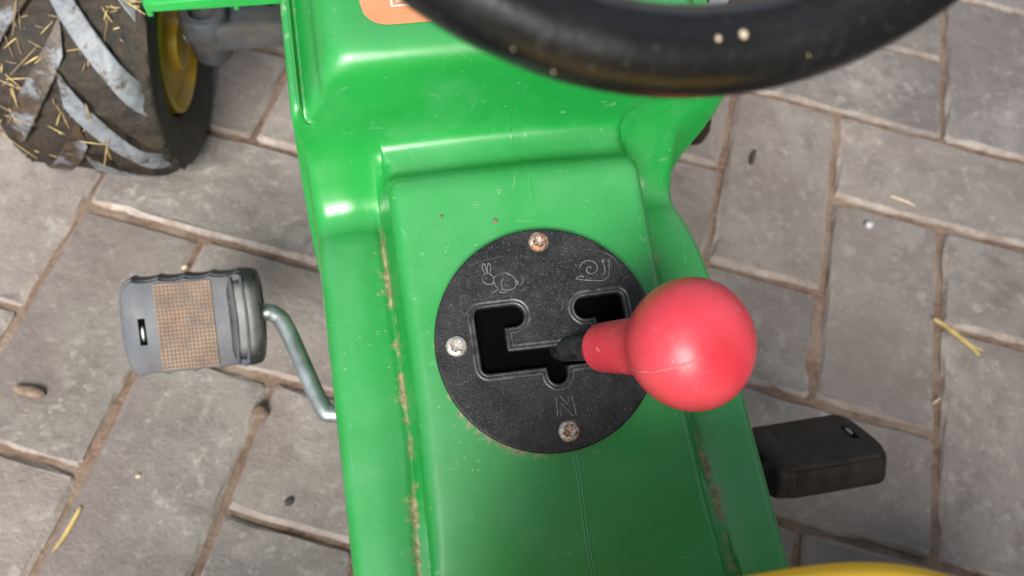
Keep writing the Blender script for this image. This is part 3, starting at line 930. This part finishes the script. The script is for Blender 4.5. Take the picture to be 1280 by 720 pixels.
# ---- pedals and cranks
def rounded_rect(hx, hy, r, n=6):
    p = []
    for cx, cy, a0 in ((hx - r, -hy + r, -90), (hx - r, hy - r, 0), (-hx + r, hy - r, 90), (-hx + r, -hy + r, 180)):
        for k in range(n + 1):
            a = radians(a0 + 90 * k / n); p.append((cx + r * cos(a), cy + r * sin(a)))
    return p
def make_pedal(mats, mtx, label, flip, sc=0.0014):
    """local frame: x along the spindle, -x is the outer end; z up"""
    top_m, edge_m, grid_m, back_m = mats
    hx, hy, th = 0.0375, 0.0305, 0.0115
    # outline with a bowed outer end and scalloped long sides
    prof = []
    for k in range(41):
        x = -0.031 + 0.062 * k / 40
        prof.append((x, -hy + sc * abs(sin(pi * (x + 0.031) / 0.0155)) ** 0.6))
    prof += [(0.0345, -hy + 0.001), (0.0375, -hy + 0.004), (0.0375, hy - 0.004), (0.0345, hy - 0.001)]
    for k in range(41):
        x = 0.031 - 0.062 * k / 40
        prof.append((x, hy - sc * abs(sin(pi * (x + 0.031) / 0.0155)) ** 0.6))
    for k in range(1, 12):
        a = radians(90 + 180 * k / 12)
        prof.append((-0.031 + 0.0085 * cos(a) * 1.0, (hy - 0.001) * sin(a) if False else (hy - 0.0005) * (sin(a) if abs(sin(a)) < 0.0 else math.copysign(abs(sin(a)) ** 0.55, sin(a)))))
    # black carcass
    def loop(s, z, ox=0.0): return [(x * s + ox, y * s, z) for x, y in prof]
    bm = bmesh.new()
    L = [loop(0.93, -th), loop(0.985, -th + 0.002), loop(1.0, -th + 0.004), loop(1.0, th - 0.0055), loop(0.985, th - 0.0035), loop(0.94, th - 0.0032)]
    rings = [[bm.verts.new(p) for p in l] for l in L]
    for A, B in zip(rings[:-1], rings[1:]):
        n = len(A)
        for k in range(n): bm.faces.new((A[k], A[(k + 1) % n], B[(k + 1) % n], B[k]))
    bm.faces.new(rings[0]); bm.faces.new(rings[-1])
    bm.transform(mtx)
    ped = bm_obj('pedal', bm, edge_m, tractor); ped['label'] = label
    # tread plate lying on the carcass, two faces
    for sgn in ((1,) if not flip else (1, -1)):
        fl = Matrix.Scale(1, 4) if sgn > 0 else Matrix.Rotation(pi, 4, 'X')
        bm = bmesh.new()
        L = [loop(0.955, th - 0.0045), loop(0.955, th - 0.001), loop(0.945, th), loop(0.93, th + 0.0002)]
        rings = [[bm.verts.new(p) for p in l] for l in L]
        for A, B in zip(rings[:-1], rings[1:]):
            n = len(A)
            for k in range(n): bm.faces.new((A[k], A[(k + 1) % n], B[(k + 1) % n], B[k]))
        # centre zone with a pocket for the reflector
        bm.faces.new(rings[-1])
        bm.transform(mtx @ fl)
        bm_obj('tread_plate', bm, top_m, ped)
        # reflector: backing and a raised grid (the other pedal is left plain)
        plainp = sc < 0.001
        rx0, rx1, ry0, ry1 = -0.0175, 0.0155, -0.0265, 0.0265
        bm = bmesh.new()
        add_box(bm, ((rx0 + rx1) / 2, 0, th - 0.0002), (rx1 - rx0, ry1 - ry0, 0.0016), bevel=0.0004, seg=1)
        bm.transform(mtx @ fl)
        if plainp: bm.free()
        else: bm_obj('reflector_panel', bm, back_m, ped)
        bm = bmesh.new()
        nxg, nyg = 14, 21
        for k in range(nxg + 1):
            x = rx0 + 0.0006 + (rx1 - rx0 - 0.0012) * k / nxg
            add_box(bm, (x, 0, th + 0.0008), (0.00098, ry1 - ry0, 0.0010))
        for k in range(nyg + 1):
            y = ry0 + 0.0006 + (ry1 - ry0 - 0.0012) * k / nyg
            add_box(bm, ((rx0 + rx1) / 2, y, th + 0.0009), (rx1 - rx0, 0.00098, 0.0010))
        bm.transform(mtx @ fl)
        if plainp: bm.free()
        else: bm_obj('reflector_grid', bm, grid_m, ped, False)['kind'] = 'stuff'
        # slot near the outer end, a black strip for its shade, with the spindle nut showing
        bm = bmesh.new()
        add_box(bm, (-0.0265, -0.002, th + 0.0001), (0.0042, 0.0165, 0.0012), bevel=0.0005, seg=2)
        bm.transform(mtx @ fl)
        bm_obj('slot', bm, M['inside'], ped)
        bm = bmesh.new()
        r_ = bmesh.ops.create_uvsphere(bm, u_segments=16, v_segments=10, radius=0.0024)
        bmesh.ops.scale(bm, verts=r_['verts'], vec=(0.55, 2.0, 0.45))
        bmesh.ops.translate(bm, verts=r_['verts'], vec=(-0.0262, -0.003, th + 0.0006))
        bm.transform(mtx @ fl)
        bm_obj('spindle_end', bm, M['steel'], ped)
    # inner end: rounded black cheek standing proud of the tread
    bm = bmesh.new()
    rings = []
    for (x, s) in ((0.0225, 0.90), (0.0245, 0.985), (0.0285, 1.0), (0.0345, 1.02), (0.0395, 0.99), (0.0410, 0.93)):
        ring = []
        for k in range(36):
            a = 2 * pi * k / 36
            cy = math.copysign(abs(cos(a)) ** 0.45, cos(a)) * (hy - 0.0006) * s
            cz = math.copysign(abs(sin(a)) ** 0.55, sin(a)) * (th + 0.0022) * s
            ring.append(bm.verts.new((x + 0.0022 * (1 - (cy / hy) ** 2) * 1.0, cy, cz)))
        rings.append(ring)
    for A, B in zip(rings[:-1], rings[1:]):
        for k in range(36): bm.faces.new((A[k], A[(k + 1) % 36], B[(k + 1) % 36], B[k]))
    bm.faces.new(rings[0]); bm.faces.new(rings[-1])
    bm.transform(mtx)
    bm_obj('inner_cheek', bm, edge_m, ped)
    bm = bmesh.new()
    for xx in (0.0262, 0.0325):
        pts = []
        for k in range(19):
            yy = -0.027 + 0.054 * k / 18
            pts.append((xx + 0.0022 * (1 - (yy / hy) ** 2), yy, th + 0.0022 - 0.0006 * (yy / hy) ** 2))
        add_tube(bm, pts, 0.0011, 8)
    bm.transform(mtx)
    if sc > 0.001: bm_obj('cheek_rib', bm, top_m, ped)
    else: bm.free()
    return ped
LP = Vector((-0.1770, 0.1190, 0.1165)); RP = Vector((0.1940, -0.0230, 0.1050))
lm = Matrix.Translation(LP) @ Matrix.Rotation(radians(37), 4, 'X') @ Matrix.Rotation(radians(-2), 4, 'Z')
rm = Matrix.Translation(RP) @ Matrix.Rotation(radians(-44), 4, 'X') @ Matrix.Rotation(pi, 4, 'Z') @ Matrix.Scale(0.93, 4)
make_pedal((M['pedal_grey'], M['pedal_black'], M['grid'], M['grid_back']), lm, 'blue-grey pedal with dirty orange reflector grid', False)
make_pedal((M['pedal_dark'], M['pedal_dark'], M['pedal_dark'], M['pedal_dark']), rm, 'pedal beside the seat, coloured dark for the shade it is in', False, 0.0003)
AX = Vector((0, 0.048, 0.110))
def crank(sg, tip):
    bm = bmesh.new()
    y1, z1 = tip.y, tip.z
    pts = [(sg * 0.03, AX.y, AX.z), (sg * 0.086, AX.y, AX.z), (sg * 0.0975, AX.y, AX.z), (sg * 0.1045, AX.y + (y1 - AX.y) * 0.10, AX.z + (z1 - AX.z) * 0.1),
           (sg * 0.1200, AX.y + (y1 - AX.y) * 0.80, AX.z + (z1 - AX.z) * 0.8), (sg * 0.1265, AX.y + (y1 - AX.y) * 0.96, z1), (sg * 0.1350, y1, z1), (sg * 0.160, y1, z1)]
    add_tube(bm, smooth_path(pts, 8), 0.0054, 16)
    return bm_obj('crank_arm', bm, M['steel'], tractor)
crank(-1, LP); crank(1, RP)

# ---- wheels
def make_wheel(name, centre, R, half, rim_r, outer_sign, nlug, label, lugs=True, seed=3, straws=True, rotz=0.0):
    """axis along x; outer_sign gives the side that faces away from the tractor"""
    s = R / 0.1
    root_m = Matrix.Translation(centre) @ Matrix.Rotation(rotz, 4, 'Z')
    bm = bmesh.new()
    tb = R * 0.915
    prof = [(rim_r, half * 0.72), (rim_r * 1.06, half * 0.88), (R * 0.64, half * 0.97), (R * 0.80, half * 1.0), (R * 0.90, half * 0.99), (R * 0.918, half * 0.95), (tb, half * 0.88)]
    for k in range(1, 6): prof.append((tb + 0.004 * s * sin(pi * k / 6), half * (0.88 - 1.76 * k / 6)))
    prof += [(r, -x) for r, x in reversed(prof[:7])]
    rings = []
    N = 120
    rr = random.Random(seed)
    for (r, x) in prof:
        ring = []
        for k in range(N):
            a = 2 * pi * k / N
            j = rr.uniform(-0.0024, 0.0024) * s if (r >= tb - 1e-6) else 0
            ring.append(bm.verts.new((x, (r + j) * cos(a), (r + j) * sin(a))))
        rings.append(ring)
    for i in range(len(rings) - 1):
        A, B = rings[i], rings[i + 1]
        mi = 1 if prof[i][0] < R * 0.9 or prof[i + 1][0] < R * 0.9 else 0
        for k in range(N):
            f = bm.faces.new((A[k], B[k], B[(k + 1) % N], A[(k + 1) % N])); f.material_index = mi
    bm.transform(root_m)
    ty = bm_obj(name, bm, [M['tyre'], M['sidewall']], tractor, True, 60); ty['label'] = label
    # rim: dished yellow disc both sides
    for sg in (1, -1):
        bm = bmesh.new()
        pr = [(rim_r * 1.02, sg * half * 0.74), (rim_r * 0.99, sg * half * 0.92), (rim_r * 0.93, sg * half * 0.94), (rim_r * 0.88, sg * half * 0.86), (rim_r * 0.76, sg * half * 0.80), (rim_r * 0.66, sg * half * 0.86), (rim_r * 0.56, sg * half * 0.82), (rim_r * 0.40, sg * half * 0.86), (rim_r * 0.36, sg * half * 0.98), (0.004, sg * half * 1.0)]
        add_lathe(bm, pr, 48, 'X')
        bm.transform(root_m)
        bm_obj('rim', bm, M['yellow'], ty)
    if lugs:
        nseg_ = 10
        base = None
        for sg in (1, -1):
            bm = bmesh.new()
            cols = []
            for k in range(nseg_ + 1):
                t = k / nseg_
                x = sg * half * (-0.05 + 0.93 * t)
                th_ = -(0.04 + 0.80 * t ** 0.9)            # bars trail down from the middle to the edge
                w_ = 0.138
                rt_ = (R - 0.0012 * (sg < 0)) if t < 0.75 else (R - 0.0012 * (sg < 0)) * (1.0 - 0.075 * ((t - 0.75) / 0.25) ** 1.5)
                rb_ = R * 0.89 if t < 0.8 else R * 0.86
                c = []
                for (dw, r) in ((-w_ * 1.15, rb_), (-w_, rt_ - 0.0006), (-w_ * 0.9, rt_), (w_ * 0.9, rt_), (w_, rt_ - 0.0006), (w_ * 1.15, rb_)):
                    a = th_ + dw
                    c.append(bm.verts.new((x, r * -cos(a), r * -sin(a) * -1.0)))
                cols.append(c)
            for A, B in zip(cols[:-1], cols[1:]):
                for k in range(5): 
                    f = bm.faces.new((A[k], A[k + 1], B[k + 1], B[k])); f.material_index = 0 if k in (1, 2, 3) else 1
            bm.faces.new(cols[0]).material_index = 1; bm.faces.new(cols[-1]).material_index = 0
            bmesh.ops.recalc_face_normals(bm, faces=bm.faces)
            me = bpy.data.meshes.new('lug'); bm.to_mesh(me); bm.free()
            me.materials.append(M['lug'] if sg != outer_sign else M['lug_dirty']); me.materials.append(M['tyre'])
            me.polygons.foreach_set('use_smooth', [True] * len(me.polygons)); me.set_sharp_from_angle(angle=radians(40))
            for k in range(nlug):
                o = bpy.data.objects.new('lug', me)
                o.matrix_world = root_m @ Matrix.Rotation(2 * pi * (k + (0.0 if sg > 0 else 0.5)) / nlug + 0.16, 4, 'X')
                link(o, ty)
    if straws:
        bm = bmesh.new()
        clumps = [(rr.uniform(0.0, 2.0), rr.uniform(-0.8, 0.85) * half) for _ in range(26)]
        for k in range(180):
            a = rr.uniform(-0.2, 2.6); x = rr.uniform(-0.85, 0.85) * half
            if k % 3:
                ca, cx_ = rr.choice(clumps); a = rr.gauss(ca, 0.07); x = max(-0.9 * half, min(0.9 * half, rr.gauss(cx_, 0.007)))
            L = rr.choice((0.002, 0.003, 0.004, 0.005, 0.007)) * rr.uniform(0.7, 1.4)
            r = tb + 0.004 + rr.uniform(0, 0.0015)
            if k % 9 == 0: r = R + 0.0008; L *= 1.9
            p = Vector((x, -r * cos(a), r * sin(a)))
            tn = Vector((0, sin(a), cos(a))); d = rr.uniform(0, pi)
            dr = (Vector((1, 0, 0)) * cos(d) + tn * sin(d))
            add_tube(bm, [p - dr * L, p + Vector((0, -cos(a), sin(a))) * rr.uniform(0, 0.0006), p + dr * L], [0.0002, rr.uniform(0.0003, 0.0006), 0.0002], 5)
        for i_, f in enumerate(bm.faces): f.material_index = (i_ // 12) % 2
        bm.transform(root_m)
        st = bm_obj('stuck_straw', bm, [M['straw'], M['straw_dull']], ty); st['kind'] = 'stuff'
        st['label'] = 'bits of straw stuck in the tyre tread'
    return ty
make_wheel('front_tyre', Vector((-0.2330, 0.3700, 0.1015)), 0.1005, 0.0540, 0.052, -1, 9, 'muddy front tyre with worn grey lugs and straw', seed=5, rotz=radians(-9))
make_wheel('front_tyre', Vector((0.2240, 0.3950, 0.1015)), 0.1005, 0.0540, 0.052, 1, 9, 'front tyre on the right, mostly hidden behind the steering wheel', straws=False, seed=9, rotz=radians(4))
make_wheel('rear_tyre', Vector((-0.2350, -0.3250, 0.1515)), 0.1500, 0.0620, 0.09, -1, 15, 'large rear tyre outside the picture', straws=False, seed=11)
make_wheel('rear_tyre', Vector((0.2350, -0.3250, 0.1515)), 0.1500, 0.0620, 0.09, 1, 15, 'large rear tyre outside the picture', straws=False, seed=12)

# ---- front axle bracket
for sg in (-1, 1):
    bm = bmesh.new()
    add_box(bm, (sg * 0.118, 0.3700, 0.124), (0.092, 0.048, 0.010), bevel=0.003)
    add_box(bm, (sg * 0.112, 0.3480, 0.120), (0.098, 0.008, 0.024), bevel=0.003)
    add_lathe(bm, [(0.0120, -0.022), (0.0150, -0.018), (0.0155, 0.004), (0.0180, 0.006), (0.0180, 0.020), (0.0160, 0.024), (0.0105, 0.024), (0.0100, 0.016), (0.002, 0.016)], 32, 'Z', Matrix.Translation((sg * 0.1600, 0.3600, 0.112)))
    ax_o = bm_obj('axle_bracket', bm, M['axle'], tractor)
    bm = bmesh.new()
    add_lathe(bm, [(0.0068, -0.001), (0.0068, 0.0008), (0.001, 0.0008)], 20, 'Z', Matrix.Translation((sg * 0.112, 0.3730, 0.1290)))
    bm_obj('bolt_hole_shade', bm, M['inside'], ax_o)  # black disc on the bracket, painted for the shade of a hole
    bm = bmesh.new()
    add_tube(bm, [(sg * 0.10, 0.37, 0.1015), (sg * 0.19, 0.37, 0.1015)], 0.007, 14)
    bm_obj('stub_axle', bm, M['steel'], ax_o)
# ---- steering arm on the right, seen just past the body
bm = bmesh.new()
add_tube(bm, smooth_path([(0.160, 0.356, 0.100), (0.185, 0.310, 0.088), (0.203, 0.262, 0.080)], 6), 0.0075, 12)
add_lathe(bm, [(0.004, -0.012), (0.0125, -0.010), (0.0135, 0.0), (0.0115, 0.009), (0.003, 0.011)], 20, 'Z', Matrix.Translation((0.204, 0.2575, 0.080)))
bm_obj('steering_arm', bm, M['pedal_dark'], tractor)
# ---- green bonnet flare above the front axle
bm = bmesh.new()
Z0 = 0.238
outl = [(-0.176, 0.2665), (-0.174, 0.2635), (-0.170, 0.2625), (-0.120, 0.2645), (0.120, 0.2645), (0.170, 0.2625), (0.174, 0.2635), (0.176, 0.2665), (0.172, 0.40), (0.165, 0.46), (-0.165, 0.46), (-0.172, 0.40)]
for zt, zb_, grow in ((Z0, Z0 - 0.009, 0),):
    A = [bm.verts.new((x, y, zb_)) for x, y in outl]; B = [bm.verts.new((x, y, zt)) for x, y in outl]
    for k in range(len(outl)): bm.faces.new((A[k], A[(k + 1) % len(outl)], B[(k + 1) % len(outl)], B[k]))
    bm.faces.new(A); bm.faces.new(B)
bmesh.ops.bevel(bm, geom=[e for e in bm.edges], offset=0.002, segments=2, affect='EDGES')
for sg in (-1, 1):
    add_box(bm, (sg * 0.1735, 0.310, Z0 - 0.010), (0.004, 0.086, 0.012), bevel=0.0015)
    add_box(bm, (sg * 0.1240, 0.2680, Z0 - 0.009), (0.003, 0.006, 0.008), bevel=0.001)
bm_obj('bonnet_flare', bm, M['green_clean'], tractor)

# ---- seat
def seat_z(fx, fy):
    """fx -1..1 across, fy 0 (front) .. 1 (top of the backrest)"""
    y = -0.1222 - 0.285 * min(fy / 0.62, 1.0)
    z = 0.408 - 0.022 * sin(pi * min(fy / 0.62, 1)) + 0.006 * abs(fx) ** 2.5
    if fy > 0.62:
        t = (fy - 0.62) / 0.38
        y = -0.4065 - 0.075 * t; z += 0.20 * t
    return y, z
bm = bmesh.new()
SX, SY = 36, 44
g = {}
for j in range(SY + 1):
    fy = j / SY
    for i in range(SX + 1):
        fx = -1 + 2 * i / SX
        y, z = seat_z(fx, fy)
        hw = (0.078 + 0.068 * min(1, fy / 0.45)) * (1 - 0.10 * max(0, (fy - 0.62) / 0.38))
        y -= 0.026 * abs(fx) ** 4 * (1 if fy < 0.4 else max(0, 1 - (fy - 0.4) / 0.2))
        rl = max(0, 1 - fy / 0.06) ; z -= 0.012 * rl * rl; y += 0.002 * rl
        z -= 0.006 * max(0, (abs(fx) - 0.9) / 0.1) ** 2
        g[i, j] = bm.verts.new((hw * fx, y, z))
for j in range(SY):
    for i in range(SX): bm.faces.new((g[i, j], g[i + 1, j], g[i + 1, j + 1], g[i, j + 1]))
seat = bm_obj('seat', bm, M['seat'], tractor)
seat['label'] = 'yellow plastic seat'
md = seat.modifiers.new('thick', 'SOLIDIFY'); md.thickness = 0.010; md.offset = -1
md = seat.modifiers.new('bev', 'SUBSURF'); md.levels = 1; md.render_levels = 1
# unseen skirt added below the seat, down to the body, to shade the ramp
bm = bmesh.new()
outl = []
for k in range(41):
    fx = -1 + 2 * k / 40
    outl.append((0.074 * fx, -0.1280 - 0.026 * abs(fx) ** 4))
outl += [(0.118, -0.22), (0.125, -0.40), (-0.125, -0.40), (-0.118, -0.22)]
A = [bm.verts.new((x, y, 0.385)) for x, y in outl]; B = [bm.verts.new((x * 1.04, y - 0.006 * (y > -0.3), 0.236)) for x, y in outl]
for k in range(len(outl)): bm.faces.new((A[k], A[(k + 1) % len(outl)], B[(k + 1) % len(outl)], B[k]))
bm_obj('seat_shade_skirt', bm, M['seat'], seat)

# ------------------------------------------------------------------ loose bits on the paving
def stalk(name, p0, p1, r, mat, label, cat, bend=0.004, seed=0, split=False):
    rr = random.Random(seed)
    a, b = Vector(p0), Vector(p1); d = (b - a).normalized(); n = Vector((-d.y, d.x, 0))
    mid = a.lerp(b, 0.5) + n * bend
    path = smooth_path([a, a.lerp(mid, 0.5) + n * bend * 0.3, mid, mid.lerp(b, 0.5) + n * bend * 0.3, b], 4)
    path = [p + Vector((0, 0, r * 0.8)) for p in path]
    rad = [r * (0.55 + 0.45 * sin(pi * min(1, (k + 1.5) / (len(path))))) * rr.uniform(0.9, 1.1) for k in range(len(path))]
    bm = bmesh.new(); add_tube(bm, path, rad, 8)
    if split: add_tube(bm, [path[-6] , path[-3] + n * r * 1.6, path[-1] + n * r * 3.0], [r * 0.5, r * 0.45, r * 0.25], 6)
    o = bm_obj(name, bm, mat); tag(o, label, cat); return o
def lump(name, p, s, mat, label, cat, rot=0.0, seed=0):
    rr = random.Random(seed)
    bm = bmesh.new(); r_ = bmesh.ops.create_icosphere(bm, subdivisions=2, radius=1.0)
    for v in bm.verts: v.co *= rr.uniform(0.82, 1.12)
    bmesh.ops.scale(bm, verts=bm.verts, vec=s); bmesh.ops.rotate(bm, verts=bm.verts, cent=(0, 0, 0), matrix=Matrix.Rotation(rot, 3, 'Z'))
    bmesh.ops.translate(bm, verts=bm.verts, vec=(p[0], p[1], s[2] * 0.75))
    o = bm_obj(name, bm, mat, None, True, 60); tag(o, label, cat); return o
stalk('straw_stalk', (0.3893, 0.0955, 0.001), (0.4142, 0.0582, 0.001), 0.0021, M['straw'], 'bright yellow straw stalk lying across a joint right of the red knob', 'straw', 0.002, 1, True)
lump('bark_chip', (-0.3131, 0.1384), (0.0125, 0.0045, 0.003), M['barkbrown'], 'brown bark chip left of the pedal near the picture edge', 'bark chip', -0.35, 2)
stalk('twig', (0.2835, 0.2660, 0.001), (0.2915, 0.2795, 0.001), 0.0026, M['twig'], 'short dark twig on the paver below the steering wheel', 'twig', 0.0005, 3)
lump('dark_pebble', (-0.1388, 0.029), (0.0036, 0.003, 0.0025), M['stone_dark'], 'small dark pebble beside the lower left edge of the body', 'pebble', 0.3, 4)
lump('pale_pebble', (0.3691, 0.1904), (0.0042, 0.0036, 0.003), M['pebble'], 'pale grey pebble in a joint on the right', 'pebble', 0.1, 5)
lump('clod', (-0.1545, 0.0965), (0.0065, 0.006, 0.005), M['barkbrown'], 'crumb of brown dirt in the joint under the left pedal', 'dirt crumb', 0.1, 6)
stalk('straw_scrap', (-0.2760, 0.0480, 0.0), (-0.2925, 0.0210, 0.0), 0.0017, M['straw'], 'tan straw scrap pressed into a joint at the lower left corner', 'straw', 0.001, 7)
stalk('straw_scrap', (0.4010, 0.2170, 0.001), (0.4200, 0.2040, 0.001), 0.0012, M['fleck'], 'pale thin straw scrap on the paver between wheel and pale pebble', 'straw', 0.001, 8)
stalk('straw_scrap', (0.3575, 0.0250, 0.001), (0.3665, 0.0290, 0.001), 0.0009, M['fleck'], 'tiny pale chaff scrap right of the dark pedal', 'straw', 0.0, 9)
lump('chaff_crumb', (-0.2050, 0.2270), (0.0026, 0.0018, 0.0010), M['fleck'], 'cream chaff crumb above the grey pedal', 'chaff', 0.6, 10)
lump('chaff_crumb', (-0.2390, 0.0640), (0.0022, 0.0016, 0.0010), M['fleck'], 'cream chaff crumb below the grey pedal', 'chaff', 0.2, 11)
# seeds stuck to the ramp above the gate plate
for (u, v, r) in ((-13.0, 53.5, 1.2), (-35.5, 58.0, 0.7)):
    bm = bmesh.new(); r_ = bmesh.ops.create_icosphere(bm, subdivisions=2, radius=r * 0.001)
    bmesh.ops.scale(bm, verts=bm.verts, vec=(1, 1, 0.6)); bmesh.ops.translate(bm, verts=bm.verts, vec=gl(u, v, 0.2))
    bm_obj('stuck_seed', bm, M['barkbrown'], body)
# the torn burr on the mould seam, just under the dashboard
bm = bmesh.new()
pts = [gl(4.4 + 0.35 * sin(k * 1.1) + (0.8 if k > 8 else 0), 61 + 1.15 * k, 0.0) for k in range(12)]
add_tube(bm, smooth_path(pts, 4), [0.00012 + 0.00022 * abs(sin(k * 0.37)) for k in range(45)], 6)
bm_obj('seam_burr', bm, M['green_clean'], body)
